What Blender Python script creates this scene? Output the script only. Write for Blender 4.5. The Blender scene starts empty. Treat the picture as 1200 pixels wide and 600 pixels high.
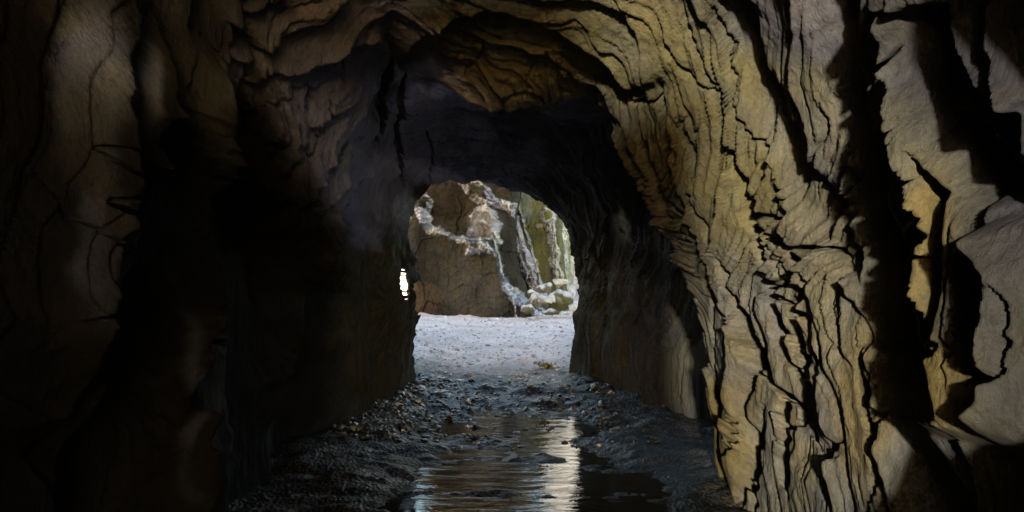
import bpy, bmesh, math, random
import numpy as np
from mathutils import Vector, noise as mnoise

random.seed(4)
rng = np.random.default_rng(7)
C = bpy.context.scene.collection
R_ = math.radians
EYE = 1.55            # eye height above the water
F = 942.0             # focal length in pixels of a 1200 px wide frame
VX, VY = 590.0, 335.0 # where the tunnel axis meets the frame

# ------------------------------------------------------------------ noise
def _h(ix, iy, iz, seed):
    h = (ix * 374761393 + iy * 668265263 + iz * 2147483647 + seed * 974634777) & 0xFFFFFFFF
    h = ((h ^ (h >> 13)) * 1274126177) & 0xFFFFFFFF
    h = ((h ^ (h >> 16)) * 2246822519) & 0xFFFFFFFF
    return ((h ^ (h >> 15)) & 0xFFFFFF) / 16777215.0

def vn(x, y, z=None, seed=0):
    """value noise, -1..1"""
    x = np.asarray(x, float); y = np.asarray(y, float)
    two = z is None
    xi = np.floor(x); yi = np.floor(y)
    fx = x - xi; fy = y - yi
    xi = xi.astype(np.int64); yi = yi.astype(np.int64)
    ux = fx*fx*fx*(fx*(fx*6-15)+10); uy = fy*fy*fy*(fy*(fy*6-15)+10)
    def layer(zi):
        a = _h(xi, yi, zi, seed); b = _h(xi+1, yi, zi, seed)
        c = _h(xi, yi+1, zi, seed); d = _h(xi+1, yi+1, zi, seed)
        return (a*(1-ux)+b*ux)*(1-uy) + (c*(1-ux)+d*ux)*uy
    if two:
        return layer(0)*2-1
    z = np.asarray(z, float)
    zi = np.floor(z); fz = z-zi; zi = zi.astype(np.int64)
    uz = fz*fz*fz*(fz*(fz*6-15)+10)
    return (layer(zi)*(1-uz)+layer(zi+1)*uz)*2-1

def fbm(x, y, z=None, seed=0, oct=4, g=.5, l=2.03):
    s = 0; a = 1.0; t = 0
    for i in range(oct):
        s = s + a*vn(x, y, z, seed+i*17); t += a
        x = x*l+3.1; y = y*l+1.7
        if z is not None: z = z*l+.9
        a *= g
    return s/t

def sst(a, b, x):
    t = np.clip((x-a)/(b-a), 0, 1)
    return t*t*(3-2*t)

# ------------------------------------------------------------------ helpers
def tag(o, label=None, cat=None, group=None, kind=None):
    if label: o['label'] = label
    if cat: o['category'] = cat
    if group: o['group'] = group
    if kind: o['kind'] = kind
    return o

def mesh_np(name, co, faces, mat, smooth=True, col=None, parent=None):
    me = bpy.data.meshes.new(name)
    co = np.asarray(co, np.float32); faces = np.asarray(faces, np.int32)
    k = faces.shape[1]
    me.vertices.add(len(co)); me.vertices.foreach_set('co', co.ravel())
    me.loops.add(faces.size); me.loops.foreach_set('vertex_index', faces.ravel())
    me.polygons.add(len(faces))
    me.polygons.foreach_set('loop_start', np.arange(0, faces.size, k, dtype=np.int32))
    me.polygons.foreach_set('loop_total', np.full(len(faces), k, np.int32))
    me.polygons.foreach_set('use_smooth', np.full(len(faces), smooth, bool))
    me.update(calc_edges=True)
    if col is not None:
        at = me.attributes.new('tone', 'FLOAT_COLOR', 'POINT')
        at.data.foreach_set('color', np.asarray(col, np.float32).ravel())
    me.materials.append(mat)
    o = bpy.data.objects.new(name, me); C.objects.link(o)
    if parent: o.parent = parent
    return o

def grid_faces(nr, nc):
    i = np.arange(nr-1)[:, None]*nc + np.arange(nc-1)[None, :]
    i = i.ravel()
    return np.stack([i, i+1, i+nc+1, i+nc], 1)

class NT:
    def __init__(s, name):
        s.m = bpy.data.materials.new(name); s.m.use_nodes = True
        s.t = s.m.node_tree; s.t.nodes.clear()
        s.out = s.n('ShaderNodeOutputMaterial'); s.b = s.n('ShaderNodeBsdfPrincipled')
        s.l(s.b.outputs[0], s.out.inputs['Surface'])
    def n(s, k, **kw):
        x = s.t.nodes.new(k)
        for a, v in kw.items(): setattr(x, a, v)
        return x
    def l(s, a, b): s.t.links.new(a, b)
    def noise(s, vec, scale, detail=5, rough=.55, dist=0):
        x = s.n('ShaderNodeTexNoise'); x.inputs['Scale'].default_value = scale
        x.inputs['Detail'].default_value = detail; x.inputs['Roughness'].default_value = rough
        x.inputs['Distortion'].default_value = dist
        if vec is not None: s.l(vec, x.inputs['Vector'])
        return x.outputs['Fac']
    def mapping(s, vec, scale=(1,1,1), rot=(0,0,0)):
        x = s.n('ShaderNodeMapping'); x.inputs['Scale'].default_value = scale
        x.inputs['Rotation'].default_value = rot; s.l(vec, x.inputs['Vector']); return x.outputs[0]
    def ramp(s, fac, stops):
        x = s.n('ShaderNodeValToRGB'); e = x.color_ramp.elements
        while len(e) < len(stops): e.new(.5)
        for q, (p, c) in zip(e, stops):
            q.position = p; q.color = (*c, 1) if not isinstance(c, float) else (c, c, c, 1)
        s.l(fac, x.inputs[0]); return x.outputs[0]
    def mix(s, fac, a, b, mode='MIX'):
        x = s.n('ShaderNodeMix', data_type='RGBA', blend_type=mode)
        for v, i in ((fac, 0), (a, 6), (b, 7)):
            if isinstance(v, (int, float)): x.inputs[i].default_value = v
            elif isinstance(v, tuple): x.inputs[i].default_value = (*v, 1)
            else: s.l(v, x.inputs[i])
        return x.outputs[2]
    def math(s, op, a, b=0., c=0.):
        x = s.n('ShaderNodeMath', operation=op)
        for i, v in enumerate((a, b, c)):
            if isinstance(v, (int, float)): x.inputs[i].default_value = v
            else: s.l(v, x.inputs[i])
        return x.outputs[0]
    def bump(s, h, strength, dist, normal=None):
        x = s.n('ShaderNodeBump'); x.inputs['Strength'].default_value = strength
        x.inputs['Distance'].default_value = dist; s.l(h, x.inputs['Height'])
        if normal is not None: s.l(normal, x.inputs['Normal'])
        return x.outputs[0]

def rock_material(name, scale=1.0, use_tone=True, base=(.22, .19, .13), bumpd=.012, wet=.55, rough=.78):
    k = NT(name)
    co = k.n('ShaderNodeTexCoord').outputs['Object']
    if use_tone:
        at = k.n('ShaderNodeAttribute'); at.attribute_name = 'tone'; c = at.outputs['Color']
    else:
        r = k.n('ShaderNodeRGB'); r.outputs[0].default_value = (*base, 1); c = r.outputs[0]
    big = k.noise(co, 1.3*scale, 5, .6)
    c = k.mix(1., c, k.ramp(big, [(.3, (.68, .66, .66)), (.55, (1., 1., 1.)), (.75, (1.18, 1.12, .98))]), 'MULTIPLY')
    st = k.mapping(co, (2.4, 5.0, .9), (R_(0), R_(6), R_(0)))
    fine = k.noise(st, 9*scale, 8, .68, .6)
    c = k.mix(1., c, k.ramp(k.noise(co, 2.1*scale, 5, .6, .5), [(.36, (.84, .88, 1.12)), (.52, (1., 1., 1.)), (.68, (1.06, 1.02, .86))]), 'MULTIPLY')
    c = k.mix(.75, c, k.ramp(fine, [(.28, (.38, .36, .36)), (.46, (.86, .86, .86)), (.6, (1.05, 1.05, 1.05)), (.78, (1.3, 1.28, 1.22))]), 'MULTIPLY')
    sp = k.noise(co, 60*scale, 3, .7)
    c = k.mix(.5, c, k.ramp(sp, [(.3, (.6, .6, .6)), (.5, (1., 1., 1.)), (.72, (1.35, 1.33, 1.3))]), 'MULTIPLY')
    ir = k.noise(co, 2.6*scale, 6, .65)
    c = k.mix(k.ramp(ir, [(.58, 0.), (.76, .45)]), c, k.mix(1., c, (1.25, .72, .32), 'MULTIPLY'))
    k.l(c, k.b.inputs['Base Color'])
    k.l(k.ramp(k.noise(co, 3.1*scale, 4), [(.35, rough-.3*wet), (.6, rough)]), k.b.inputs['Roughness'])
    k.b.inputs['Specular IOR Level'].default_value = .06
    b1 = k.bump(fine, .85, bumpd*1.6)
    b2 = k.bump(k.noise(co, 22*scale, 8, .75), .9, bumpd*1.3, b1)
    k.l(b2, k.b.inputs['Normal'])
    return k.m

M_CAVE = rock_material('cave_rock')
M_CLIFF = rock_material('cliff_rock', .6, bumpd=.03)

# ------------------------------------------------------------------ tunnel
NTH = 1250
TH = np.linspace(R_(-62), R_(242), NTH)
yf = np.exp(np.linspace(math.log(1.35), math.log(14.6), 980))
yb = np.concatenate([np.linspace(-15, -3.5, 80, endpoint=False), np.linspace(-3.5, 1.35, 110, endpoint=False)])
ye = np.linspace(14.64, 14.9, 5)
YY = np.concatenate([yb, yf, ye])
NY = len(YY)
th, yy = np.meshgrid(TH, YY)           # rows: y, cols: theta
ct, sn = np.cos(th), np.sin(th)

def sect(r, t, l, n=2.7, dn=7.0):
    a = np.where(np.cos(TH) > 0, r, l); b = np.where(np.sin(TH) > 0, t, dn)
    return ((np.abs(np.cos(TH))/a)**n + (np.abs(np.sin(TH))/b)**n)**(-1/n)

def outline(pts, ydist):
    """silhouette of a ring of rock, given where it stands in the opening, as a radius for every angle"""
    p = np.array(pts, float); dx = p[:, 0]-VX; dz = VY-p[:, 1]
    a = np.arctan2(dz, dx); a = np.where(a < -math.pi/2, a+2*math.pi, a)
    r = np.hypot(dx, dz); o = np.argsort(a)
    return np.interp(TH, a[o], r[o])*ydist/F

YP = 12.2 + 1.5*np.cos(TH)
PORTAL = outline([(650,560),(664,480),(669,440),(673,415),(676,372),(679,340),(676,305),(662,268),(645,245),(628,232),(600,222),(575,212),(550,207),(520,207),
                  (500,214),(486,225),(481,240),(480,270),(481,300),(482,340),(484,372),(484,410),(486,450),(487,475),(494,560)], YP)
RING = outline([(880,760),(850,640),(838,540),(832,470),(822,400),(818,350),(800,310),(768,250),(742,190),(716,138),(694,112),(640,112),(578,117),(545,105),
                (500,86),(462,68),(440,110),(418,160),(398,230),(388,330),(384,420),(370,520),(350,640)], 6.3)
S1 = np.log(1.35)
keys = [(-9., sect(2.6, 4.5, 5., 5)), (-6., sect(2.3, 3.9, 4.4, 5)), (-3.0, sect(2.1, 3.35, 3.6, 5)), (0., sect(2.0, 2.9, 2.9, 4)), (2.0, sect(1.85, 2.4, 2.1, 3.5)), (3.2, sect(1.8, 2.12, 1.6)), (4.6, sect(1.72, 2.0, 1.6)),
        (5.5, (sect(1.66, 1.85, 1.65)+RING)/2), (6.3, RING), (6.9, sect(2.75, 1.95, 1.75)), (9.0, sect(2.25, 1.96, 1.62))]
sc_ = lambda y: np.arcsinh(y)
ks = np.array([sc_(k[0]) for k in keys]); kv = np.array([k[1] for k in keys])
for i_, k_ in enumerate(keys):          # a high pocket in the left roof shoulder, shaped to let the sun in
    f_ = np.interp(k_[0], [-9, 0, 3.2, 4.6, 5.5], [.1, .3, .34, .12, 0])
    kv[i_] = kv[i_]*(1+f_*np.exp(-((TH-R_(133))/R_(15))**2))
Rb = np.zeros_like(th)
sy = sc_(YY)
for j in range(NTH):
    kk = np.append(ks, [sc_(YP[j]-.0), 9.]); vv = np.append(kv[:, j], [PORTAL[j], PORTAL[j]])
    Rb[:, j] = np.interp(sy, kk, vv)

ok = yy > 1.3
rho = np.where(ok, F*Rb/np.maximum(yy, .5), 1e5)     # apparent radius about the axis
PX = VX + rho*ct; PY = VY - rho*sn
D = np.zeros_like(th)                                # inward relief (m)
tone_mask = {}

def to_ref(pts, h=0.):
    out = []
    for x, y in pts:
        dx, dz = x-VX, VY-y
        a = math.atan2(dz, dx)
        if a < -math.pi/2: a += 2*math.pi
        j = int(np.clip(round((a-TH[0])/(TH[1]-TH[0])), 0, NTH-1))
        r = math.hypot(dx, dz)
        app = F*(Rb[:, j]-D[:, j]-h)/np.maximum(YY, .5)
        app[YY < 1.3] = 1e5
        i = int(np.argmin(np.abs(app-r)))
        q = rho[i, j]
        out.append((VX+q*math.cos(a), VY-q*math.sin(a)))
    return np.array(out)

def smooth_line(p, n=6, jag=0., seed=0):
    p = np.asarray(p, float)
    t = np.concatenate([[0], np.cumsum(np.hypot(*np.diff(p, axis=0).T))])
    m = max(2, int(t[-1]/n)+1)
    tt = np.linspace(0, t[-1], m)
    q = np.stack([np.interp(tt, t, p[:, 0]), np.interp(tt, t, p[:, 1])], 1)
    if m > 4:
        for _ in range(2): q[1:-1] = (q[:-2]+2*q[1:-1]+q[2:])/4
    if jag:
        q[:, 0] += 1.6*jag*fbm(tt/44, tt*0+seed*3.7, seed=5, oct=4, g=.45)
        q[:, 1] += 1.6*jag*fbm(tt/44, tt*0+seed*9.1, seed=9, oct=4, g=.45)*.6
    return q, tt/max(t[-1], 1e-6)

def line_dist(q, tt, pad):
    """signed distance (positive = away from the axis) and position along the line, inside a padded box"""
    x0, x1, y0, y1 = q[:, 0].min()-pad, q[:, 0].max()+pad, q[:, 1].min()-pad, q[:, 1].max()+pad
    m = np.nonzero(ok & (PX > x0) & (PX < x1) & (PY > y0) & (PY < y1))
    px, py = PX[m], PY[m]
    best = np.full(px.shape, 1e9); along = np.zeros_like(best); sg = np.ones_like(best)
    for k in range(len(q)-1):
        ax, ay = q[k]; bx, by = q[k+1]; ux, uy = bx-ax, by-ay; L = ux*ux+uy*uy+1e-9
        t = np.clip(((px-ax)*ux+(py-ay)*uy)/L, 0, 1)
        cx, cy = ax+t*ux, ay+t*uy
        d = np.hypot(px-cx, py-cy); w = d < best
        best = np.where(w, d, best); along = np.where(w, tt[k]+t*(tt[k+1]-tt[k]), along)
        nx, ny = -uy, ux
        if nx*((ax+bx)/2-VX)+ny*((ay+by)/2-VY) < 0: nx, ny = -nx, -ny
        sg = np.where(w, np.sign((px-ax)*nx+(py-ay)*ny), sg)
    return m, best*sg, along

def ends(al, a=.12):
    return sst(0, a, al)*sst(0, a, 1-al)

_fs = 0
def scarp(pts, h, w, jag=4, rise=3., e=.1):
    """rock layer whose edge stands proud by h metres and falls back over w towards the mouth"""
    global _fs; _fs += 1
    q, tt = smooth_line(to_ref(pts, h), jag=jag, seed=_fs)
    m, d, al = line_dist(q, tt, w*2.6+10)
    v = np.where(d >= 0, np.exp(-(np.maximum(d, 0)/w)**1.3), sst(-rise, 0, d))
    D[m] += h*v*ends(al, e)

def crack(pts, w, dep, jag=3):
    global _fs; _fs += 1
    q, tt = smooth_line(to_ref(pts, 0), jag=jag, seed=_fs)
    m, d, al = line_dist(q, tt, w*1.5+4)
    dep = dep*1.5
    ww = w*.62*(.35+.65*ends(al, .3))*(1+.5*fbm(al*14, al*0+_fs, seed=3, oct=2))
    # steep wall on the far side, sloping wall on the near side
    v = np.where(d > 0, 1-sst(.15, 1.0, d/(ww*1.05)), 1-sst(.55, 1.0, -d/(ww*.95)))
    D[m] -= dep*v*ends(al, .12)

def hollow(poly, dep, soft, seed=1):
    p = to_ref(poly, 0)
    x0, x1, y0, y1 = p[:, 0].min()-soft, p[:, 0].max()+soft, p[:, 1].min()-soft, p[:, 1].max()+soft
    m = np.nonzero(ok & (PX > x0) & (PX < x1) & (PY > y0) & (PY < y1))
    px, py = PX[m], PY[m]
    px = px + soft*.5*fbm(PX[m]/40, PY[m]/60, seed=seed, oct=3); py = py + soft*.3*fbm(PX[m]/40+9, PY[m]/60, seed=seed, oct=3)
    inside = np.zeros(px.shape, bool); best = np.full(px.shape, 1e9)
    n = len(p)
    for k in range(n):
        ax, ay = p[k]; bx, by = p[(k+1) % n]
        c = ((ay > py) != (by > py)) & (px < (bx-ax)*(py-ay)/((by-ay) if by != ay else 1e-9)+ax)
        inside ^= c
        ux, uy = bx-ax, by-ay; L = ux*ux+uy*uy+1e-9
        t = np.clip(((px-ax)*ux+(py-ay)*uy)/L, 0, 1)
        best = np.minimum(best, np.hypot(px-ax-t*ux, py-ay-t*uy))
    D[m] -= dep*sst(-soft*.3, soft, np.where(inside, best, -best))

# --- the large ribs, ledges and recesses of the rock
hollow([(255,-40),(300,110),(330,200),(350,260),(395,330),(400,420),(410,520),(380,700),(255,700),(262,420),(268,260),(262,100)], .45, 40)
hollow([(948,-40),(1000,-40),(1008,60),(1022,150),(1040,250),(1062,330),(1078,400),(1098,470),(1116,540),(1130,700),(1040,700),(1050,560),(1040,450),(1018,360),(1012,300),(1002,200),(985,120)], .34, 34)
hollow([(1118,160),(1150,215),(1155,300),(1160,420),(1150,500),(1118,500),(1130,400),(1126,300),(1122,230)], .22, 16)
hollow([(1050,-20),(1120,0),(1150,110),(1200,170),(1260,240),(1200,280),(1160,220),(1120,150),(1080,90)], .16, 22)
hollow([(1122,534),(1150,531),(1212,533),(1300,540),(1300,720),(1110,720),(1108,600)], .13, 8)
hollow([(838,-10),(872,0),(903,60),(962,190),(1003,250),(1018,340),(985,322),(952,262),(910,185),(868,108),(850,60)], .10, 14)
hollow([(150,-40),(160,60),(152,130),(156,250),(140,310),(110,400),(100,600),(90,760),(200,760),(190,520),(205,400),(215,250),(205,100),(195,-40)], .30, 22)
hollow([(0,400),(80,470),(110,560),(120,760),(-60,760),(-60,380)], .2, 40)

scarp([(268,60),(268,140),(266,210),(264,300),(262,350),(250,372),(251,420),(245,470),(241,540),(233,640),(225,740)], .30, 52, e=.05)
scarp([(158,-60),(157,20),(150,60),(143,110),(151,140),(152,200),(150,262),(136,300),(129,345),(108,400),(90,455),(80,520)], .26, 80, e=.05)
scarp([(182,-30),(193,60),(193,110),(180,170),(172,200)], .16, 22)
scarp([(1004,-30),(1008,40),(1015,100),(1028,150),(1042,195),(1066,250),(1070,300),(1076,380),(1088,440),(1101,490),(1118,536)], .24, 55, e=.05)
scarp([(1150,215),(1156,260),(1160,320),(1160,370),(1152,420),(1150,480),(1152,528)], .20, 40)
scarp([(1098,20),(1112,60),(1130,90),(1158,118),(1185,140)], .14, 30)
scarp([(1140,-30),(1155,40),(1170,90),(1190,130),(1210,200)], .12, 34)
# ceiling and the left shoulder
scarp([(440,74),(476,68),(504,40),(530,27),(565,19),(610,27),(650,41),(690,57),(716,77),(736,97),(752,116)], .14, 34)
scarp([(270,120),(290,98),(308,84),(345,83),(375,66),(405,53),(440,56),(472,70)], .15, 46)
scarp([(270,75),(290,62),(322,48),(347,35),(377,27),(396,8),(415,-20)], .12, 36)
scarp([(255,20),(285,14),(310,6),(335,-12)], .1, 30)
scarp([(560,-20),(610,-4),(680,4),(730,14),(745,45),(752,80),(765,100)], .08, 26)
scarp([(300,230),(330,190),(352,160),(372,140),(400,122),(432,102)], .07, 30)
scarp([(345,240),(362,205),(385,178),(408,150),(436,128)], .07, 22)
scarp([(370,262),(385,240),(398,222),(420,205),(440,180)], .08, 26)
scarp([(468,160),(500,150),(540,137),(580,136),(640,142),(672,150)], .07, 34)
scarp([(466,196),(500,182),(545,176),(600,182),(640,196),(668,222)], .10, 26)
# ribs on the right between the ring and the portal
scarp([(684,150),(700,172),(716,215),(728,250),(742,290),(752,330),(757,380),(754,430),(756,480),(764,540),(768,600)], .16, 22)
scarp([(670,170),(688,210),(700,250),(710,300),(718,350),(722,410),(722,470),(726,520)], .13, 20)
scarp([(655,205),(672,240),(686,280),(694,320),(697,370),(694,420),(690,460)], .08, 14)
# ribs on the left towards the portal
scarp([(430,235),(440,270),(446,320),(450,370),(452,420),(456,470)], .10, 18)
scarp([(456,240),(462,290),(466,340),(468,390),(470,430),(476,470)], .08, 12)
scarp([(408,250),(414,300),(420,350),(424,410),(420,470),(410,520)], .10, 18)
# slabs of the big right-hand wall
scarp([(720,110),(742,160),(752,200),(768,240)], .05, 12)
scarp([(783,88),(792,130),(800,180),(812,240),(826,300),(838,345),(858,380),(862,420),(856,470),(850,520),(856,590)], .06, 18)
scarp([(870,105),(890,150),(914,190),(924,230),(936,290),(950,335),(962,400),(966,460),(975,520),(980,600)], .05, 26)
scarp([(886,300),(905,340),(922,390),(938,430),(950,470),(955,520)], .05, 16)
scarp([(1000,300),(1010,360),(1018,420),(1028,480),(1034,540),(1024,600)], .05, 20)

# --- cracks
for pts, w, dep in [
    ([(848,98),(853,130),(862,170),(872,210),(880,250),(886,290),(894,320),(906,350),(919,385),(927,412),(938,432),(948,446)], 15, .22),
    ([(800,128),(812,155),(824,188),(830,200)], 6, .09),
    ([(778,84),(788,118),(790,150),(796,190),(802,215)], 7, .1),
    ([(768,10),(785,50),(805,78),(828,97),(852,102),(868,104)], 5, .08),
    ([(795,-5),(812,40),(832,78),(846,96)], 5, .07),
    ([(836,-5),(848,40),(858,85),(868,108),(885,150),(904,178),(913,192)], 5, .08),
    ([(842,0),(862,20),(867,42),(862,70)], 4, .05),
    ([(913,192),(899,210),(895,232),(903,262),(905,300)], 5, .07),
    ([(912,195),(924,228),(930,262),(934,290),(941,330),(949,345),(943,380),(941,420),(938,450)], 9, .14),
    ([(940,345),(943,380),(942,430)], 14, .16),
    ([(918,290),(930,330),(938,350),(940,375)], 5, .08),
    ([(956,300),(952,340),(958,372),(958,410),(952,450)], 6, .09),
    ([(838,298),(850,335),(862,362),(873,392),(886,415),(882,450),(874,482),(879,520),(872,560),(876,610)], 14, .2),
    ([(829,290),(832,330),(838,352),(836,390),(838,440),(842,480)], 6, .08),
    ([(922,425),(918,462),(924,490),(921,520),(917,545),(924,590)], 17, .2),
    ([(934,450),(944,475),(943,500),(926,512)], 7, .1),
    ([(948,440),(951,470),(953,505),(962,530)], 7, .12),
    ([(987,515),(976,535),(969,548),(971,572),(974,600)], 9, .12),
    ([(1008,400),(1014,440),(1022,480),(1030,520),(1024,562),(1014,610)], 8, .11),
    ([(1048,480),(1038,530),(1028,570),(1024,620)], 12, .16),
    ([(856,560),(866,520),(862,480)], 8, .1),
    ([(893,470),(890,510),(886,560),(890,610)], 11, .14),
    ([(958,292),(968,285),(982,288),(990,300),(992,318)], 6, .09),
    ([(905,250),(912,290),(910,330)], 4, .05),
    ([(748,110),(757,150),(768,190),(772,220),(782,260),(796,290)], 7, .12),
    ([(764,150),(780,190),(786,215),(800,250),(806,290)], 5, .08),
    ([(738,100),(752,112),(770,108),(790,106)], 7, .09),
    ([(815,200),(822,240),(836,280),(842,300)], 4, .05),
    ([(975,230),(968,190),(975,150),(970,110)], 4, .05),
    ([(1000,180),(1004,220),(998,250)], 6, .08),
    ([(1040,60),(1052,110),(1068,160),(1080,200)], 7, .1),
    ([(1088,190),(1096,240),(1110,280),(1118,330)], 4, .06),
    ([(1090,290),(1098,330),(1106,370),(1112,400)], 5, .07),
    ([(1096,370),(1102,410),(1110,450),(1116,500)], 8, .1),
    ([(1072,300),(1086,340),(1084,370)], 4, .06),
    ([(1170,330),(1178,380),(1176,440),(1180,500)], 8, .1),
    ([(1060,140),(1078,180),(1084,230),(1088,270)], 5, .07),
    # ceiling slab
    ([(615,95),(625,76),(645,73),(662,80),(678,98),(700,104),(720,98)], 5, .07),
    ([(590,114),(605,100),(625,102),(640,114)], 5, .06),
    ([(640,50),(655,68),(672,80),(684,84)], 4, .05),
    ([(540,92),(560,70),(566,45)], 3, .03),
    # left shoulder
    ([(458,66),(452,96),(446,126),(440,156),(424,186)], 10, .08),
    ([(472,74),(470,108),(462,146),(468,190),(470,224)], 7, .06),
    ([(352,88),(362,118),(352,140),(344,170)], 5, .06),
    ([(384,110),(378,140),(366,168),(350,190)], 5, .06),
    ([(420,150),(398,176),(380,206),(356,230),(340,262)], 5, .07),
    ([(395,60),(404,80),(396,104)], 4, .05),
    ([(290,120),(310,118),(340,100),(360,92)], 4, .04),
    ([(410,200),(404,220),(398,250)], 5, .08),
    ([(500,150),(505,185),(502,215)], 4, .03),
    # left pillars
    ([(205,378),(218,395),(232,418),(243,440)], 7, .12),
    ([(212,430),(222,460),(228,500),(232,540)], 4, .05),
    ([(98,200),(112,235),(124,270),(134,300)], 5, .08),
    ([(38,190),(55,225),(68,250),(80,300),(84,330)], 4, .06),
    ([(96,140),(104,170),(98,195)], 4, .05),
    ([(60,380),(80,360),(88,330),(84,300)], 4, .05),
]:
    crack(pts, w, dep)

# --- slaty layering: sawtooth sheets crossing the tunnel, at three sizes
s = np.log(np.maximum(yy, 1.35))
fade = sst(1.2, 1.8, yy)*(1-sst(14.3, 15.5, yy))
lean = np.where(th < math.pi/2, .26*np.maximum(th, 0)-.26*math.pi/2, .22*(np.minimum(th, 2.7)-math.pi/2))     # sheets lean along each wall
lean = lean*(1.0)
Rs = sect(1.75, 2.1, 1.6)[None, :]
def box(a, n, ax):
    c = np.cumsum(np.pad(a, [(n+1, n) if i == ax else (0, 0) for i in (0, 1)], mode='edge'), axis=ax)
    return (np.take(c, range(2*n+1, c.shape[ax]), ax)-np.take(c, range(0, c.shape[ax]-2*n-1), ax))/(2*n+1)
Rl = Rb-D
for _ in range(2): Rl = box(box(Rl, 34, 0), 30, 1)
q0 = s - .85*np.log(np.clip(Rl/Rs, .5, 2.5)) + lean + .10*fbm(th*2.2, s*2.5, seed=31, oct=3)
amp = np.clip(yy/4.5, .5, 1.5)**.7
ceilw = sst(.45, .95, np.sin(th))
gr = np.abs(np.gradient(box(Rl*0+Rb-D, 5, 0), axis=0)/np.maximum(np.gradient(yy, axis=0), 1e-6))
calm = 1-.9*sst(.3, .9, box(gr, 8, 0))*(ct > .3)*sst(360, 400, rho)
def sheets(k, a, seed, gate, warp=.35, lobe=3.):
    ph = k*q0 + warp*fbm(th*lobe*1.6, s*k*.35, seed=seed, oct=3)
    cid = np.floor(ph); fr = ph-cid
    c = cid.astype(np.int64)
    hgt = _h(c, c*0+3, c*0, seed+5)
    g = sst(gate-.25, gate+.25, vn(th*lobe+hgt*40, cid*1.37, seed=seed+9)*.5+.5)
    prof = fr**1.6*(1-sst(.93, 1., fr))
    return a*g*(.4+.9*hgt)*(prof-.3)
D += calm*fade*amp*(1-.35*ceilw)*(sheets(7.5, .10, 101, .45, .25, 1.6) + sheets(17, .058, 151, .5, .28, 1.8) + sheets(39, .032, 202, .5, .45, 2.6)
                + sheets(90, .013, 252, .48, .5, 4.))
D += calm*fade*amp*.022*(1-2*np.abs(fbm(th*1.3+2, q0*24, seed=71, oct=3)))*(1-.5*ceilw)
# fractures that branch off the layering
fx = np.abs(fbm(th*1.8+2*q0, q0*13, seed=77, oct=4))
D -= fade*amp*.022*(1-sst(0, .055, fx))*sst(.1, .4, fbm(th*3, s*4, seed=78, oct=2)+.2)
# lumps and roughness (metres, in space)
bx, by, bz = Rb*ct, yy, Rb*sn
vis = 1-sst(14.0, 15., yy)
lump = fbm(bx*1.1, by*.9, bz*.8, seed=11, oct=3)
D += .10*lump*(.4+.6*fade)
D += .02*fbm(bx*5, by*6, bz*3, seed=13, oct=4)
rid = 1-np.abs(fbm(bx*6, by*9, bz*3.2, seed=19, oct=4))*2
D += .012*fade*rid

# mouths: the tunnel opens into the cliff faces at both ends
wl = sst(-.1, .92, -np.cos(TH))
wl2 = np.exp(-((TH-R_(128))/R_(20))**2)
YB = -8.0 + .6*wl + 0*wl2 + .35*fbm(TH*3, TH*0, seed=41, oct=3)
Rt = Rb - D
back = np.maximum(YB[None, :]-yy, 0)
Rt = Rt + 7*np.maximum(np.sqrt(back**2+.04)-.2, 0) + back*.8*fbm(th*5, yy*1.5, seed=43, oct=3)
YPn = YP + .25*fbm(TH*7, TH*0+2, seed=45, oct=3)
front = np.maximum(yy-YPn[None, :], 0)
Rt = Rt + (1.2+1.8*sst(0, .5, front)+0*front)*0 + np.minimum(9*front, 7)*sst(0, .25, front)*(1+.2*fbm(th*5, yy*1.5, seed=47, oct=3))
Rt = np.clip(Rt, .5, 17)
# unseen rock shoulder added on the left behind the viewer to block the sun
# and an unseen rib added on the right to shade the near wall
rf = np.minimum(.648/np.maximum(np.abs(ct), 1e-3), np.where(sn > 0, .356/np.maximum(sn, 1e-3), .281/np.maximum(-sn, 1e-3)))
rl = np.maximum(1.8*rf*1.05, np.interp(th, [0, R_(38), R_(48), R_(62)], [1.56, 1.74, 1.95, 2.10]))
wr = np.exp(-((yy-1.75)/.30)**2)*sst(R_(-60), R_(-30), th)*(1-sst(R_(60), R_(70), th))
Rt = Rt*(1-wr) + np.minimum(Rt, rl)*wr
X = Rt*ct; Z = EYE + Rt*sn
win = 1-sst(.9, 1.5, np.abs(yy+5.2)+.2*fbm(th*4, yy*2, seed=92, oct=3))
xl = -.85 + .15*fbm(Rt*sn*2, yy*2, seed=93, oct=3)
zt = Rt*sn+.1*fbm(yy*3, X*2, seed=94, oct=3)
xl = xl - .70*sst(2.28, 2.38, zt)
X = X + (np.maximum(X, xl)-X)*win*(1-sst(2.84, 2.92, zt))

# rock colours: mineral zones plus painted light and shade, each with its own outline
def zone(pts, soft=40):
    v = np.zeros_like(th)
    for x, y, rx, ry in pts:
        v = np.maximum(v, 1-sst(.55, 1.25, np.hypot((PXc-x)/rx, (PYc-y)/ry)))
    return v
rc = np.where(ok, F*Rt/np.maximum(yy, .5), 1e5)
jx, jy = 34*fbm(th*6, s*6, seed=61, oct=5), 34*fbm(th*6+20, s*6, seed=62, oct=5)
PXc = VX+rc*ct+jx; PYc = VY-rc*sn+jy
def lay(base, c, w):
    return base*(1-w[..., None]) + np.array(c)[None, None, :]*w[..., None]
col = np.zeros(th.shape+(3,)) + np.array((.182, .172, .138))
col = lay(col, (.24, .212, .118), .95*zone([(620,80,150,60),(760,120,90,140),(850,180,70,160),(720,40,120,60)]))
col = lay(col, (.56, .50, .30), .9*zone([(600,75,120,45)]))  # ceiling slab painted brighter, as little sun reaches it
col = lay(col, (.27, .245, .19), .8*zone([(960,330,70,130),(960,480,80,110),(850,380,60,90),(940,160,50,80)]))
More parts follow.
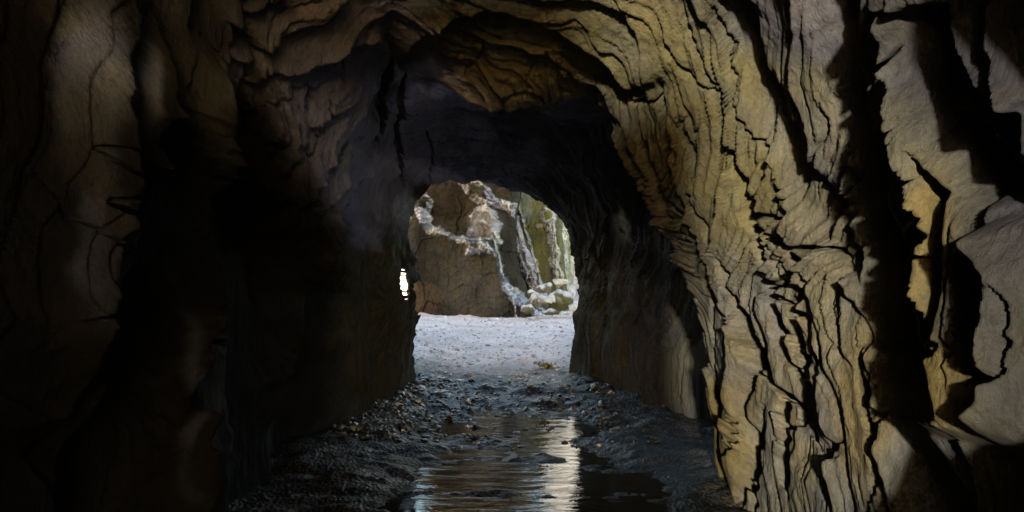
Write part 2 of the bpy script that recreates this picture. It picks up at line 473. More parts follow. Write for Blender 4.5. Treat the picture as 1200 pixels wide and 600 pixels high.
col = lay(col, (.24, .185, .075), .8*zone([(855,520,40,90),(1010,470,40,110),(1085,300,40,110),(1100,440,30,60),(1180,570,40,40)]))
col = lay(col, (3.9, 3.7, 4.6), .95*zone([(550,190,98,36),(520,130,60,50)]))  # inner ceiling painted very pale violet in place of missing light
col = lay(col, (.21, .20, .235), .9*zone([(580,165,150,60),(960,20,110,60),(1050,40,90,70),(1170,100,60,120),(1190,300,40,70),(520,140,80,50),(560,170,120,40),(760,320,30,130),(700,220,30,60)]))
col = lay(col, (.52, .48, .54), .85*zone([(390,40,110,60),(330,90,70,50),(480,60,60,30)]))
col = lay(col, (.75, .78, 1.15), .85*zone([(380,150,80,70),(420,220,60,60)]))  # left shoulder painted bluer and paler to offset the warm bounced light
col = lay(col, (1.7, 1.72, 1.85), .9*zone([(105,110,50,120),(116,270,34,130),(230,470,14,130),(178,100,16,60)]))  # buttress faces painted pale so that they look lit
col = lay(col, (.6, .45, .24), .7*zone([(90,190,40,40),(85,380,40,50),(130,250,20,60)]))
col = lay(col, (.14, .125, .06), .8*zone([(440,380,40,110),(640,225,50,25),(690,350,20,110)]))
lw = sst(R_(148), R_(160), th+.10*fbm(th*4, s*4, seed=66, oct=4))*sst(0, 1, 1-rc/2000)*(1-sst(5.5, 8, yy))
col = lay(col, (.026, .027, .031), lw)  # whole left wall painted near black as shade
col = lay(col, (.035, .031, .028), .95*zone([(330,420,75,260),(300,200,40,110),(200,560,40,60),(205,300,28,200),(20,560,60,140),(10,100,50,160)]))  # left recesses painted dark, standing for deep shade
col = lay(col, (.07, .067, .075), .9*zone([(1190,120,90,170),(1185,340,80,190),(1110,60,110,110)]))  # far right wall painted darker in place of a cast shadow
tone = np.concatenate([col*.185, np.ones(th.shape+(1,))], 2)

P3 = np.stack([X, yy, Z], 2)
def part_sheet(name, j0, j1, label, cat):
    co = P3[:, j0:j1+1].reshape(-1, 3)
    f = grid_faces(NY, j1-j0+1)
    # a slit worn right through the thin left-hand jamb of the far opening
    cx = (PXr[:, j0:j1+1]); cy = (PYr[:, j0:j1+1]); yv = yy[:, j0:j1+1]
    hole = HOLE[:, j0:j1+1].copy()
    hole |= (yv > 6.75+.12*np.sin(9*th[:, j0:j1+1])) & (yv < 8.9+.15*np.sin(7*th[:, j0:j1+1]+1)) & (th[:, j0:j1+1] > R_(-22)) & (th[:, j0:j1+1] < R_(52))   # side opening added for sky light, unseen behind the rib
    keep = ~hole.ravel()[f].any(1)
    f = f[keep]
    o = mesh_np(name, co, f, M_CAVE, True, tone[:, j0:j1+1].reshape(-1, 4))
    return tag(o, label, cat, kind='structure')
rr = F*Rt/np.maximum(yy, .5)
PXr = VX+rr*ct; PYr = VY-rr*sn
HOLE = (np.abs(PXr-(474.5+(PYr-335)*.10)) < 3.9*np.clip(1-np.abs((PYr-334)/22)**1.6, 0, 1)) & (yy > 8)
ja = int(np.searchsorted(TH, R_(52))); jb = int(np.searchsorted(TH, R_(118)))
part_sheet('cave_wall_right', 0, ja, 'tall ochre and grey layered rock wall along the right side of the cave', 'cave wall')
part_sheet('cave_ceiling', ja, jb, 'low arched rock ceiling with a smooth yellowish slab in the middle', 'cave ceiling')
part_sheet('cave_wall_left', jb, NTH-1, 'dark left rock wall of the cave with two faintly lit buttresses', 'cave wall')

# ------------------------------------------------------------------ ground and water
def axis(lo, hi, fine, f0, f1, n_out=26):
    a = np.arange(f0, f1, fine)
    g = np.geomspace(fine, hi-f1, n_out)+f1
    b = f0-np.geomspace(fine, f0-lo, n_out)[::-1]
    return np.concatenate([b, a, g])
gx = axis(-260, 260, .035, -2.6, 2.6); 
gy = np.concatenate([-np.geomspace(2, 260, 20)[::-1], np.arange(-1.9, 3, .15), np.arange(3, 12, .025), np.arange(12, 20, .05), np.arange(20, 34, .14), np.geomspace(34.2, 300, 24)])
GX, GY = np.meshgrid(gx, gy)
def ground_z(x, y):
    z = -.030 + .035*fbm(x*1.6, y*.9, seed=301, oct=3) +   .050*fbm(x*1.5+.4*y, y*4.2, seed=306, oct=4)*(1-sst(10, 14, y))
    z += .10*sst(.35, 1.5, -x-.08*(y-8)+.12*fbm(y*1.3, y*0, seed=3, oct=2))*sst(5.5, 8.5, y)       # gravel bank on the left
    z += .07*sst(.75, 1.3, np.abs(x-.05)+.25*fbm(x*1.2, y*.8, seed=9, oct=3))
    z += .035*np.maximum(fbm(x*2.4+3, y*3.2, seed=305, oct=4), 0)*2
    z += .10*sst(8.6, 11.6, y + .5*fbm(x*1.5, x*0+5, seed=8, oct=2))                                # the beach rises out of the pool
    z += .30*sst(11, 31, y)
    z += .05*sst(-1, -3, y) + .2*sst(-3, -40, y)
    z += .016*fbm(x*9, y*7, seed=302, oct=4)*(.5+.5*sst(5, 9, y))
    z += .012*np.maximum(fbm(x*22, y*16, seed=303, oct=2), 0)
    return z
GZ = ground_z(GX, GY)

k = NT('ground')
g = k.n('ShaderNodeNewGeometry').outputs['Position']
sep = k.n('ShaderNodeSeparateXYZ'); k.l(g, sep.inputs[0])
wv = k.math('ADD', sep.outputs['Y'], k.math('MULTIPLY', k.noise(g, .9, 4), 2.6))
dry = k.n('ShaderNodeMapRange'); dry.inputs['From Min'].default_value = 14.2; dry.inputs['From Max'].default_value = 16.8; k.l(wv, dry.inputs['Value'])
wvb = k.math('ADD', sep.outputs['Y'], k.math('MULTIPLY', k.noise(g, .9, 4), 1.6))
db = k.n('ShaderNodeMapRange'); db.inputs['From Min'].default_value = -13; db.inputs['From Max'].default_value = -17; k.l(wvb, db.inputs['Value'])
dx_ = k.n('ShaderNodeMapRange'); dx_.inputs['From Min'].default_value = 2.9; dx_.inputs['From Max'].default_value = 3.4; k.l(k.math('ABSOLUTE', sep.outputs['X']), dx_.inputs['Value'])  # pale sand added beside the cave to bounce light through the side opening
dryf = k.math('MAXIMUM', dx_.outputs[0], k.math('MAXIMUM', dry.outputs[0], db.outputs[0]))
peb = k.n('ShaderNodeTexVoronoi'); peb.inputs['Scale'].default_value = 34; k.l(k.mapping(g, (1, .8, 1)), peb.inputs['Vector'])
sand = k.ramp(k.noise(g, 26, 5, .75), [(.3, (.50, .42, .43)), (.5, (.86, .68, .62)), (.7, (.92, .79, .75))])
sand = k.mix(.6, sand, k.ramp(peb.outputs['Color'], [(.2, (.62, .62, .62)), (.6, (1., 1., 1.)), (1., (1.25, 1.22, 1.2))]), 'MULTIPLY')
sand = k.mix(1., sand, k.ramp(k.noise(g, .8, 4), [(.35, (.8, .8, .8)), (.6, (1.05, 1.05, 1.05))]), 'MULTIPLY')
wet = k.ramp(k.noise(g, 14, 6, .7), [(.3, (.005, .004, .0035)), (.55, (.013, .011, .009)), (.75, (.034, .028, .023))])
k.l(k.mix(dryf, wet, sand), k.b.inputs['Base Color'])
k.l(k.math('ADD', k.math('MULTIPLY', dryf, .35), k.ramp(k.noise(g, 5, 4), [(.4, .34), (.65, .6)])), k.b.inputs['Roughness'])
k.b.inputs['Specular IOR Level'].default_value = .22
k.l(k.bump(peb.outputs['Distance'], .7, .02, k.bump(k.noise(g, 40, 6, .7), .8, .012)), k.b.inputs['Normal'])
o = mesh_np('ground', np.stack([GX, GY, GZ], 2).reshape(-1, 3), grid_faces(*GX.shape), k.m)
tag(o, 'dark wet cave floor running out to a pale gravel beach', 'ground', kind='structure')

k = NT('water')
g = k.n('ShaderNodeNewGeometry').outputs['Position']
k.b.inputs['Base Color'].default_value = (.012, .012, .010, 1)
k.b.inputs['Roughness'].default_value = .03; k.b.inputs['IOR'].default_value = 1.33
k.b.inputs['Specular IOR Level'].default_value = .5
k.l(k.bump(k.noise(k.mapping(g, (.9, 2.4, 1)), 2.6, 5, .55, .8), .45, .016), k.b.inputs['Normal'])
k.b.inputs['Alpha'].default_value = .93
wx = np.linspace(-2.4, 2.4, 60); wy = np.linspace(2.2, 12.2, 130)
WX, WY = np.meshgrid(wx, wy)
o = mesh_np('water', np.stack([WX, WY, .0*WX], 2).reshape(-1, 3), grid_faces(*WX.shape), k.m)
tag(o, 'shallow rippled pool reflecting the far opening on the cave floor', 'water', kind='structure')

# ------------------------------------------------------------------ loose pebbles (stuff)
def ico():
    bm = bmesh.new(); bmesh.ops.create_icosphere(bm, subdivisions=1, radius=1)
    v = np.array([x.co[:] for x in bm.verts]); f = np.array([[q.index for q in p.verts] for p in bm.faces]); bm.free(); return v, f
IV, IF = ico()
def pebbles(name, n, sampler, size, mat, label):
    cs, fs = [], []
    for i in range(n):
        x, y = sampler(); r = size*math.exp(rng.normal(0, .45))
        sc = np.array([r*rng.uniform(.8, 1.4), r*rng.uniform(.8, 1.3), r*rng.uniform(.4, .8)])
        v = IV*sc*(1+.22*rng.normal(size=(len(IV), 1)))
        a = rng.uniform(0, 6.28); ca, sa = math.cos(a), math.sin(a)
        v = np.stack([v[:, 0]*ca-v[:, 1]*sa, v[:, 0]*sa+v[:, 1]*ca, v[:, 2]], 1)
        z = float(ground_z(np.array([x]), np.array([y]))[0])
        cs.append(v+np.array([x, y, z+sc[2]*.3])); fs.append(IF+i*len(IV))
    o = mesh_np(name, np.concatenate(cs), np.concatenate(fs), mat, False)
    return tag(o, label, name.replace('_', ' '), kind='stuff')
def stone_mat(name, stops, rough=.6):
    k = NT(name); g = k.n('ShaderNodeNewGeometry')
    c = k.ramp(g.outputs['Random Per Island'], stops)
    c = k.mix(.6, c, k.ramp(k.noise(g.outputs['Position'], 60, 4), [(.3, (.6, .6, .6)), (.6, (1.1, 1.1, 1.1))]), 'MULTIPLY')
    k.l(c, k.b.inputs['Base Color']); k.b.inputs['Roughness'].default_value = rough
    return k.m
M_PEB = stone_mat('beach_pebble', [(0, (.3, .26, .27)), (.5, (.55, .49, .5)), (.85, (.7, .63, .64)), (1, (.8, .75, .75))])
M_PEBW = stone_mat('wet_pebble', [(0, (.010, .009, .007)), (.75, (.04, .034, .024)), (.95, (.12, .10, .075)), (1, (.45, .42, .36))], .35)
pebbles('beach_pebbles', 3000, lambda: (rng.uniform(-3.2, 3.2), 12.5+17*rng.random()**1.3), .02, M_PEB, 'pale pebbles strewn over the gravel beach outside the far opening')
pebbles('wet_gravel', 1900, lambda: (-1.7+abs(rng.normal(0, .55)) if rng.random() < .6 else rng.uniform(-1.4, 1.5), rng.uniform(7.6, 12.4)), .02, M_PEBW, 'dark wet gravel at the edge of the cave pool')

# ------------------------------------------------------------------ rocks outside
def at(px, py, d):
    return Vector(((px-VX)*d/F, d, EYE+(VY-py)*d/F))

def rock(name, pts, dist, depth, voxel, amp, band, label, cat, base, pale, group=None, lean=0., streak=(1, 1), seed=0, below=0., mat=None, paleamt=1., slopeback=.35):
    """solid rock with the given outline: a front face, a sloping shoulder all round it and a body behind"""
    P = [at(x, y, dist) for x, y in pts]
    cx = sum(p.x for p in P)/len(P); zlow = min(p.z for p in P)
    bm = bmesh.new()
    cz = sum(p.z for p in P)/len(P)
    fr, mid, bk = [], [], []
    n = len(P)
    for i, p in enumerate(P):
        a, b = P[i-1], P[(i+1) % n]
        t = Vector((b.x-a.x, 0, b.z-a.z)).normalized(); nn = Vector((t.z, 0, -t.x))
        if nn.dot(Vector((p.x-cx, 0, p.z-cz))) < 0: nn = -nn
        up = max(0., nn.z)
        h = p.z-zlow
        w = band*(.35+.65*up)
        fr.append(bm.verts.new((p.x-nn.x*w, dist+lean*h, p.z-nn.z*w)))
        mid.append(bm.verts.new((p.x, dist+lean*h+band*.9, p.z)))
        bk.append(bm.verts.new((p.x+(cx-p.x)*.15, dist+depth+lean*h, p.z+slopeback*depth*(.2 if h > .5 else 0))))
    bm.faces.new(fr); bm.faces.new(bk[::-1])
    for A, B in ((fr, mid), (mid, bk)):
        for i in range(n):
            j = (i+1) % n; bm.faces.new((A[i], A[j], B[j], B[i]))
    bmesh.ops.recalc_face_normals(bm, faces=bm.faces[:])
    bmesh.ops.triangulate(bm, faces=bm.faces[:])
    me = bpy.data.meshes.new('tmp'); bm.to_mesh(me); bm.free()
    o = bpy.data.objects.new('tmp', me); C.objects.link(o)
    md = o.modifiers.new('r', 'REMESH'); md.mode = 'VOXEL'; md.voxel_size = voxel
    dg = bpy.context.evaluated_depsgraph_get()
    ev = o.evaluated_get(dg); m2 = bpy.data.meshes.new_from_object(ev)
    nv = len(m2.vertices); co = np.empty(nv*3, np.float32); m2.vertices.foreach_get('co', co); co = co.reshape(-1, 3).astype(float)
    nr = np.empty(nv*3, np.float32); m2.vertices.foreach_get('normal', nr); nr = nr.reshape(-1, 3).astype(float)
    x, y, z = co.T
    a1 = fbm(x*.5+seed, y*.5, z*.4, seed=seed+1, oct=3)
    # blocky fracture: each cell of a warped lattice pushed in or out
    wx_ = x*streak[0]+.5*fbm(x*.7, y*.7, z*.7, seed=seed+2, oct=2)+.25*z; wz_ = z*streak[1]+.5*fbm(x*.7, y*.7, z*.7, seed=seed+3, oct=2)-.2*x
    blk = vn(np.floor(wx_*1.3)+.0, np.floor(wz_*.9)+.0, np.floor(y*.8)+.0, seed+4)
    f1 = fbm(x*2.4*streak[0], y*2.4, z*1.6*streak[1], seed=seed+5, oct=4)
    rg = 1-2*np.abs(fbm(x*1.8*streak[0], y*1.8, z*1.1*streak[1], seed=seed+6, oct=4))
    co += nr*(amp*(1.2*a1+.35*blk+.5*f1+.45*rg))[:, None]
    m2.vertices.foreach_set('co', co.astype(np.float32).ravel()); m2.update()
    m2.name = name
    # paler colour painted along the shoulder as sky-lit crests, darker on the face
    edge = sst(dist+band*.15, dist+band*.8, y-lean*(z-zlow)+.5*band*fbm(x*3, y*3, z*3, seed=seed+9, oct=3))*(1-sst(dist+band*3, dist+band*6, y-lean*(z-zlow)))
    pm = np.clip(edge*paleamt*(.6+.9*f1), 0, 1)
    c = np.array(base)[None]*(1-pm[:, None])+np.array(pale)[None]*pm[:, None]
    at_ = m2.attributes.new('tone', 'FLOAT_COLOR', 'POINT')
    at_.data.foreach_set('color', np.concatenate([c, np.ones((nv, 1))], 1).astype(np.float32).ravel())
    m2.polygons.foreach_set('use_smooth', np.zeros(len(m2.polygons), bool))
    m2.materials.clear(); m2.materials.append(mat or M_CLIFF)
    bpy.data.objects.remove(o); bpy.data.meshes.remove(me)
    ob = bpy.data.objects.new(name, m2); C.objects.link(ob)
    return tag(ob, label, cat, group)

BR = (.085, .07, .045); PALE = (.62, .58, .55); OL = (.13, .125, .05); GR = (.2, .19, .17)

def seg_dist(px, py, pts, closed):
    p = np.array(pts, float); n = len(p); best = np.full(px.shape, 1e9); ins = np.zeros(px.shape, bool)
    for k in range(n if closed else n-1):
        ax, ay = p[k]; bx, by = p[(k+1) % n]
        if closed: ins ^= ((ay > py) != (by > py)) & (px < (bx-ax)*(py-ay)/((by-ay) if by != ay else 1e-9)+ax)
        ux, uy = bx-ax, by-ay; t = np.clip(((px-ax)*ux+(py-ay)*uy)/(ux*ux+uy*uy+1e-9), 0, 1)
        best = np.minimum(best, np.hypot(px-ax-t*ux, py-ay-t*uy))
    return np.where(ins, best, -best) if closed else best

def facets(x, z, sc, seed, tilt=1.):
    """broken planes: every cell of a jittered lattice is a tilted plane"""
    u = x*sc; v = z*sc; ui = np.floor(u); vi = np.floor(v)
    bd = np.full(x.shape, 1e9); out = np.zeros_like(x)
    for a in (-1, 0, 1):
        for b in (-1, 0, 1):
            cu = (ui+a).astype(np.int64); cv = (vi+b).astype(np.int64)
            fx_ = cu+_h(cu, cv, cu*0, seed); fy_ = cv+_h(cu, cv, cu*0+1, seed)
            d = np.hypot(u-fx_, v-fy_); w_ = d < bd
            val = (_h(cu, cv, cu*0+2, seed)-.5) + tilt*((_h(cu, cv, cu*0+3, seed)-.5)*(u-fx_)*2+(_h(cu, cv, cu*0+4, seed)-.5)*(v-fy_)*2)
            out = np.where(w_, val, out); bd = np.minimum(bd, d)
    return out

def relief(name, outline_px, dist, depth, step, plates, lit_crests, zones, base, pale, label, cat, lean=.0, seed=0, rough=.10, stretch=1., group=None, palew=1.):
    """solid mass of rock: broken front made of plates standing proud of each other, with a body of real depth behind"""
    k_ = dist/F
    ox = np.array(outline_px, float)
    xs = np.arange(ox[:, 0].min()-2, ox[:, 0].max()+2, step); ys = np.arange(ox[:, 1].min()-2, ox[:, 1].max()+2, step)
    PX_, PY_ = np.meshgrid(xs, ys)
    wxp = PX_+5*fbm(PX_/14, PY_/14, seed=seed+1, oct=4); wyp = PY_+5*fbm(PX_/14+7, PY_/14, seed=seed+2, oct=4)
    ins = seg_dist(PX_+2.5*fbm(PX_/9, PY_/9, seed=seed+3, oct=3), PY_+2.5*fbm(PX_/9+5, PY_/9, seed=seed+4, oct=3), outline_px, True)
    x = (PX_-VX)*k_; z = EYE+(VY-PY_)*k_
    rel = np.zeros_like(x); pm = np.zeros_like(x)
    for poly, out_, w_, pa in plates:
        d = seg_dist(wxp, wyp, poly, True)
        rel += out_*sst(0, w_, d)
        pm = np.maximum(pm, pa*sst(-w_*.3, w_*.2, d)*(1-sst(w_*.9, w_*1.5, d)))  # plate rims painted pale, standing for skylight on the crests
    sx = x*stretch
    wq = .35*fbm(sx*1.1, z*.9, seed=seed+5, oct=3)
    br = facets(sx*1.2+wq, z*.5+wq, 1.1, seed+6)*.5 + facets(sx*1.3-wq, z*.7, 2.6, seed+7)*.16 + facets(sx+.5*wq, z, 6.5, seed+8)*.12
    br += .25*fbm(sx*2.2, z*1.3, seed=seed+9, oct=5)
    rel += rough*2*br*(1+1.6*pm)
    rel -= 1.0*np.exp(-np.maximum(ins, 0)/5.)
    for pts, w_, a_ in lit_crests:
        dv = seg_dist(PX_+1.6*fbm(PX_/6, PY_/6, seed=seed+10, oct=3), PY_+1.6*fbm(PX_/6+3, PY_/6, seed=seed+11, oct=3), pts, False)
        dv = dv*(1+.8*fbm(PX_/11, PY_/11, seed=seed+20, oct=3))
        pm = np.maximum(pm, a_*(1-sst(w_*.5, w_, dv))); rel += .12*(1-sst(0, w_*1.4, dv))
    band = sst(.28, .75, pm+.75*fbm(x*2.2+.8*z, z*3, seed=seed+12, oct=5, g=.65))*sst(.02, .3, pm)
    net = 1-sst(.0, .085, np.abs(fbm(x*1.9+.7*z+.3*wq, z*2.1-.4*x, seed=seed+14, oct=4)))
    net = np.maximum(net, .8*(1-sst(.0, .06, np.abs(fbm(x*4.5, z*3.5, seed=seed+15, oct=3)))))
    rel += .10*net*band
    pm = np.clip(band*(.42+.4*fbm(x*7, z*7, seed=seed+16, oct=3)+1.0*net)*palew, 0, 1)  # mask of the crest brightness painted into the rock colour
    c = np.zeros(x.shape+(3,))+np.array(base)
    for (cx_, cy_, rx_, ry_), cc in zones:
        w_ = 1-sst(.6, 1.2, np.hypot((wxp-cx_)/rx_, (wyp-cy_)/ry_)); c = lay(c, cc, w_)
    c = c*(1+.35*fbm(x*3*stretch, z*.8, seed=seed+13, oct=4))[..., None]
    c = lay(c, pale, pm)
    y = dist - rel + lean*(z-.3)
    nr_, nc_ = x.shape
    co = np.stack([x, y, z], 2).reshape(-1, 3); f = grid_faces(nr_, nc_); f = f[(ins.ravel()[f] > 0).all(1)][:, ::-1]
    # sides: every free edge is drawn back into the hill
    e = np.concatenate([f[:, [0, 1]], f[:, [1, 2]], f[:, [2, 3]], f[:, [3, 0]]])
    key = np.sort(e, 1); kk_ = key[:, 0].astype(np.int64)*len(co)+key[:, 1]
    u, inv, cnt = np.unique(kk_, return_inverse=True, return_counts=True)
    be = e[cnt[inv] == 1]
    bv = np.unique(be); mp = {int(v_): len(co)+i_ for i_, v_ in enumerate(bv)}
    bc = co[bv].copy(); bc[:, 1] = dist+depth
    g_ = lambda a: np.array([mp[int(q_)] for q_ in a])
    sf = np.stack([be[:, 1], be[:, 0], g_(be[:, 0]), g_(be[:, 1])], 1)
    cc_ = np.concatenate([c.reshape(-1, 3), c.reshape(-1, 3)[bv]])
    co = np.concatenate([co, bc]); f = np.concatenate([f, sf])
    # close the back with a fan-less copy of the front grid pushed back
    ff = grid_faces(nr_, nc_)[(ins.ravel()[grid_faces(nr_, nc_)] > 0).all(1)]
    used = np.unique(ff); rm = np.full(nr_*nc_, -1); rm[bv] = [mp[int(v_)] for v_ in bv]
    inner = used[rm[used] < 0]; rm[inner] = len(co)+np.arange(len(inner))
    bi = co[inner].copy(); bi[:, 1] = dist+depth
    co = np.concatenate([co, bi]); cc_ = np.concatenate([cc_, c.reshape(-1, 3)[inner]]); f = np.concatenate([f, rm[ff]])
    us = np.unique(f); rr_ = np.full(len(co), -1); rr_[us] = np.arange(len(us))
    o = mesh_np(name, co[us], rr_[f], M_CLIFF, False, np.concatenate([cc_[us], np.ones((len(us), 1))], 1))
    return tag(o, label, cat, group)

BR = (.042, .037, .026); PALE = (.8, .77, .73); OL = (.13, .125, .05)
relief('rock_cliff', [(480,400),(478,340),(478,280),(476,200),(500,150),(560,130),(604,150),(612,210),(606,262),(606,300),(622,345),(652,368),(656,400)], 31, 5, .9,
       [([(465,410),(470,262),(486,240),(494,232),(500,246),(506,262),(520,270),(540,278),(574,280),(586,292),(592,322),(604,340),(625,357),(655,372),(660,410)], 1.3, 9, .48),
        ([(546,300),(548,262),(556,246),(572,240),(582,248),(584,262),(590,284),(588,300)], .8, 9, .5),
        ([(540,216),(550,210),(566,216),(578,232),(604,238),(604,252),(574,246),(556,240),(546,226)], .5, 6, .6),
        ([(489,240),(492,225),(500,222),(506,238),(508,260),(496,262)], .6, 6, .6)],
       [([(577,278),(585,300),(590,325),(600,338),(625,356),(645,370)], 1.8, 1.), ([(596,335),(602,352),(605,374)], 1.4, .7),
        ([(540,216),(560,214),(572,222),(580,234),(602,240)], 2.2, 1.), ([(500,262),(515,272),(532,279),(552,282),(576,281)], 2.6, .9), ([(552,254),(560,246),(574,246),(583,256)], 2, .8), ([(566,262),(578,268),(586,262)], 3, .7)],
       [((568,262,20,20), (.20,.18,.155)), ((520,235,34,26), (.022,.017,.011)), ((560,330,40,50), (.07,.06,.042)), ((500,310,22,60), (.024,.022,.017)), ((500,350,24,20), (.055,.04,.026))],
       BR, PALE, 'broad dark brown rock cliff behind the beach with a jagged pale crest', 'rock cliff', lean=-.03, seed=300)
relief('rock_slab', [(590,395),(588,300),(588,262),(596,250),(610,250),(620,290),(640,335),(652,368),(654,395)], 32.6, 3, .8,
       [([(594,262),(600,252),(612,262),(622,300),(640,345),(636,362),(618,340),(604,310)], .5, 7, 1.), ([(590,290),(600,300),(612,330),(606,352),(592,330)], .4, 5, .5)],
       [([(600,254),(608,262),(618,292),(630,325),(642,350)], 4.5, .9), ([(590,253),(632,253)], 1.3, .8), ([(604,300),(612,322),(624,345)], 2.5, .8)],
       [((600,320,16,30), (.16,.14,.07))], (.17, .15, .12), (.62, .58, .57), 'grey fractured slab leaning against the brown cliff, left of the olive slab', 'rock slab', lean=.05, seed=340, rough=.13, stretch=1.4)
relief('rock_slab', [(606,395),(604,290),(600,240),(594,216),(600,206),(640,208),(660,230),(664,300),(668,345),(670,395)], 34.2, 3, .8,
       [([(596,216),(604,214),(616,250),(628,300),(642,350),(640,380),(612,380),(606,300)], .4, 4, .3), ([(630,252),(640,240),(652,250),(650,262),(634,268)], .5, 5, .9), ([(640,262),(650,258),(660,330),(650,340)], .4, 4, .8)],
       [([(597,214),(604,232),(612,258),(622,290),(632,330),(640,350)], 1.8, .9), ([(640,262),(646,290),(652,330)], 2.2, .9), ([(630,265),(640,262)], 3, .9)],
       [((615,240,14,26), (.22,.24,.16)), ((625,310,16,50), (.12,.115,.04)), ((636,255,14,14), (.17,.18,.05))], (.14, .135, .06), (.72, .70, .62),
       'smooth olive green slab with thin white edges, leaning beside the grey one', 'rock slab', lean=.03, seed=380, rough=.08, stretch=1.6)
relief('rock_slab', [(640,395),(641,300),(640,240),(648,226),(664,238),(672,262),(674,300),(676,395)], 36.5, 3, .8,
       [([(644,240),(652,236),(662,270),(660,340),(650,345)], .5, 5, .9)], [([(652,240),(660,280),(664,335)], 5, 1.), ([(670,262),(672,320)], 3, 1.)],
       [((655,290,8,60), (.30,.34,.16))], (.34, .36, .24), (.78, .77, .72), 'narrow white and green streaked slab right beside the bright gap', 'rock slab', lean=.05, seed=420, rough=.08, stretch=2.)
rock('rock_cliff', [(500,400),(500,250),(500,90),(520,50),(600,55),(628,130),(640,230),(640,400)],
     40, 6, .14, .35, .8, 'tall dark wall closing the view high behind the other outside rocks', 'cliff', (.07, .055, .035), (.16, .14, .11), seed=25, slopeback=0)  # unseen upper wall raised to keep bright sky out of the pool reflection

def boulder(cx, cy, rx, ry, dist, label, base, pale, seed):
    """angular block: hull of a few points, then chipped"""
    k_ = dist/F; g = np.random.default_rng(seed)
    a, b = rx*k_, ry*k_
    bm = bmesh.new()
    for _ in range(13):
        v = g.normal(size=3); v /= np.linalg.norm(v); v *= g.uniform(.85, 1.1)
        bm.verts.new((v[0]*a, v[1]*min(a, b)*1.1, v[2]*b))
    r_ = bmesh.ops.convex_hull(bm, input=bm.verts[:])
    for v in [v for v in bm.verts if not v.link_faces]: bm.verts.remove(v)
    bmesh.ops.subdivide_edges(bm, edges=bm.edges[:], cuts=5, use_grid_fill=True)
    bmesh.ops.triangulate(bm, faces=bm.faces[:])
    co = np.array([v.co[:] for v in bm.verts]); f = np.array([[v.index for v in p.verts] for p in bm.faces]); 
    bm.normal_update(); nr = np.array([v.normal[:] for v in bm.verts]); bm.free()
    d = .35*facets(co[:, 0]+co[:, 1]*.7+seed, co[:, 2]-co[:, 1]*.4, 7, seed)+.5*fbm(co[:, 0]*6+seed, co[:, 1]*6, co[:, 2]*6, seed=seed, oct=4)
    co = co+nr*(d*.10)[:, None]
    pm = sst(.0, .5, co[:, 2]/b+.9*fbm(co[:, 0]*5, co[:, 1]*5, co[:, 2]*5, seed=seed+3, oct=3)-.1)
    c = np.array(base)[None]*(1-pm[:, None])+np.array(pale)[None]*pm[:, None]
    o = mesh_np('boulder', co, f, M_CLIFF, False, np.concatenate([c, np.ones((len(c), 1))], 1))
    p = at(cx, cy, dist); o.location = p
    return tag(o, label, 'boulder', 'boulders heaped at the foot of the slabs')
PB = (.74, .72, .66); DB = (.16, .14, .10)
for i, (cx, cy, rx, ry, dd, lb, bs) in enumerate([
        (656,352,18,17,28.4,'mossy green boulder, largest of the heap by the opening edge', OL),
        (632,354,15,12,28.0,'broad pale edged boulder in the middle of the heap', DB),
        (617,362,11,7,27.6,'low dark boulder at the left end of the heap', DB),
        (641,338,11,8,29.2,'flat boulder resting on top of the heap below the olive slab', DB),
        (658,330,11,7,29.6,'light block topping the right side of the heap', PB),
        (672,360,8,8,27.4,'small white boulder at the far right of the heap', PB),
        (645,366,12,5,27.0,'flat stone lying in front of the heap on the gravel', DB),
        (671,341,7,9,29.0,'upright pale stone right of the mossy boulder', PB),
        (624,345,8,6,28.8,'small brown block wedged against the grey slab foot', DB),
        (646,350,7,6,27.5,'small pale wedge between the two large boulders', PB),
        (662,368,8,4,27.0,'thin slab of pale stone half sunk in the gravel at the right', PB)]):
    boulder(cx, cy, rx, ry, dd, lb, bs, PB, 500+i*3)
# a tall pale cliff a long way behind, seen in the gap
rock('rock_cliff', [(655,395),(650,300),(642,235),(650,60),(690,-40),(760,-20),(780,395)], 60, 10, .3, .5, .8,
     'distant white sunlit cliff glimpsed in the narrow gap at the right of the opening', 'cliff', (.38, .40, .44), (.5, .52, .56), seed=150)

rock('rock_cliff', [(425,360),(430,318),(446,296),(470,290),(492,300),(500,360)], 75, 8, .4, .5, .8,
     'distant pale bluff added behind the narrow slit in the left jamb to brighten it', 'cliff', (.6, .59, .56), (.7, .69, .66), seed=170)  # bluff added behind the slit so that the slit shows white

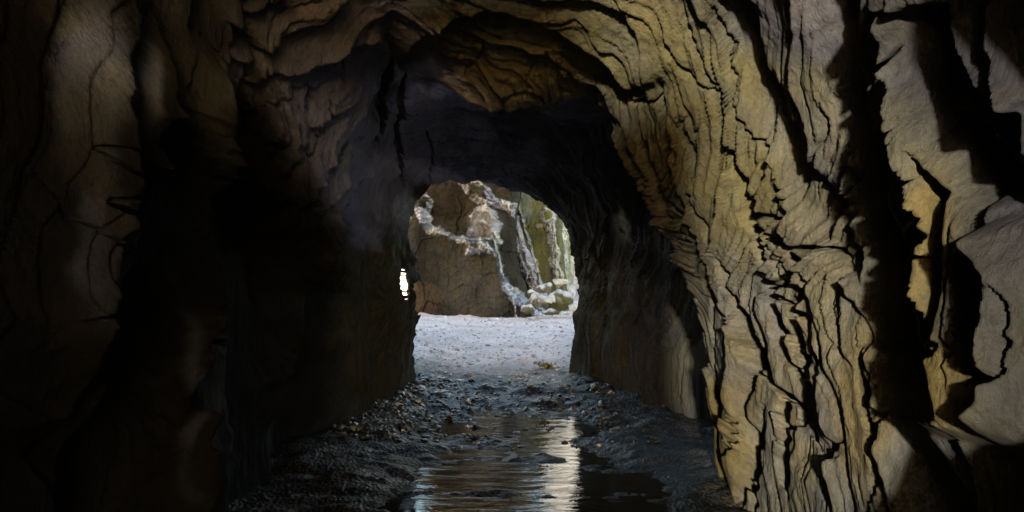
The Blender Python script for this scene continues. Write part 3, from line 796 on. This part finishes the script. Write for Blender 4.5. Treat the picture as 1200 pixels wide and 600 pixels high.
# weeds among the pebbles
kk = NT('weed_leaf'); kk.b.inputs['Base Color'].default_value = (.16, .17, .06, 1); kk.b.inputs['Roughness'].default_value = .6
def weed(px, py, n, size, label):
    y = EYE*F/(py-VY); 
    for _ in range(3):
        x = (px-VX)*y/F; z = float(ground_z(np.array([x]), np.array([y]))[0]); y = (EYE-z)*F/(py-VY)
    x = (px-VX)*y/F; z = float(ground_z(np.array([x]), np.array([y]))[0])
    bm = bmesh.new()
    for i in range(n):
        a = rng.uniform(0, 6.28); L = size*rng.uniform(.5, 1.1); w = L*.13; lean = rng.uniform(.25, .9)
        ox, oy = rng.normal(0, size*.35), rng.normal(0, size*.35)
        d = Vector((math.cos(a), math.sin(a), 0)); sd = Vector((-math.sin(a), math.cos(a), 0)); prev = None
        for t in (0, .35, .7, 1.):
            p = Vector((ox, oy, -.01))+d*(lean*L*t*t)+Vector((0, 0, L*(t-.35*lean*t*t)))
            ww = w*(1-t)**.6*(.6+t)
            v = (bm.verts.new(p-sd*ww), bm.verts.new(p+sd*ww+Vector((0, 0, .002))))
            if prev: bm.faces.new((prev[0], prev[1], v[1], v[0]))
            prev = v
    me = bpy.data.meshes.new('weed_clump'); bm.to_mesh(me); bm.free(); me.materials.append(kk.m)
    o = bpy.data.objects.new('weed_clump', me); C.objects.link(o); o.location = (x, y, z)
    tag(o, label, 'weeds', 'weed clumps in the gravel')
weed(641, 432, 60, .16, 'low olive weed clump on the gravel near the right jamb of the opening')
weed(630, 425, 30, .10, 'small weed tuft just left of the larger clump')

# ------------------------------------------------------------------ light
SUN_EL, SUN_AZ = 6.0, 11.0       # sun low behind the camera, to its left
d = Vector((math.sin(R_(SUN_AZ))*math.cos(R_(SUN_EL)), math.cos(R_(SUN_AZ))*math.cos(R_(SUN_EL)), -math.sin(R_(SUN_EL))))
L = bpy.data.lights.new('sun', 'SUN'); L.energy = 3.0; L.angle = R_(2.0); L.color = (1., .93, .72)
lo = bpy.data.objects.new('sun', L); C.objects.link(lo); lo.rotation_euler = d.to_track_quat('-Z', 'Y').to_euler()
w = bpy.data.worlds.new('World'); bpy.context.scene.world = w; w.use_nodes = True
nt = w.node_tree; nt.nodes.clear()
sk = nt.nodes.new('ShaderNodeTexSky'); sk.sky_type = 'NISHITA'; sk.sun_disc = False
sk.sun_elevation = R_(SUN_EL); sk.sun_rotation = math.atan2(-d.x, -d.y); sk.dust_density = 2.5; sk.ozone_density = 1.0; sk.air_density = 1
bg = nt.nodes.new('ShaderNodeBackground'); bg.inputs['Strength'].default_value = .15
wo = nt.nodes.new('ShaderNodeOutputWorld'); nt.links.new(sk.outputs[0], bg.inputs[0]); nt.links.new(bg.outputs[0], wo.inputs[0])

# ------------------------------------------------------------------ camera and render settings
cam = bpy.data.cameras.new('camera'); co_ = bpy.data.objects.new('camera', cam); C.objects.link(co_)
co_.location = (0, 0, EYE); co_.rotation_euler = (R_(90), 0, 0)
cam.sensor_width = 36; cam.lens = 36*F/1200
cam.shift_x = (600-VX)/1200; cam.shift_y = (VY-300)/1200
cam.clip_start = .05; cam.clip_end = 1000
sc = bpy.context.scene; sc.camera = co_
sc.render.engine = 'CYCLES'
sc.cycles.use_denoising = True; sc.cycles.max_bounces = 6; sc.cycles.diffuse_bounces = 4
sc.view_settings.view_transform = 'Standard'; sc.view_settings.look = 'None'
sc.view_settings.exposure = 3.0; sc.view_settings.gamma = 1; sc.view_settings.use_curve_mapping = False
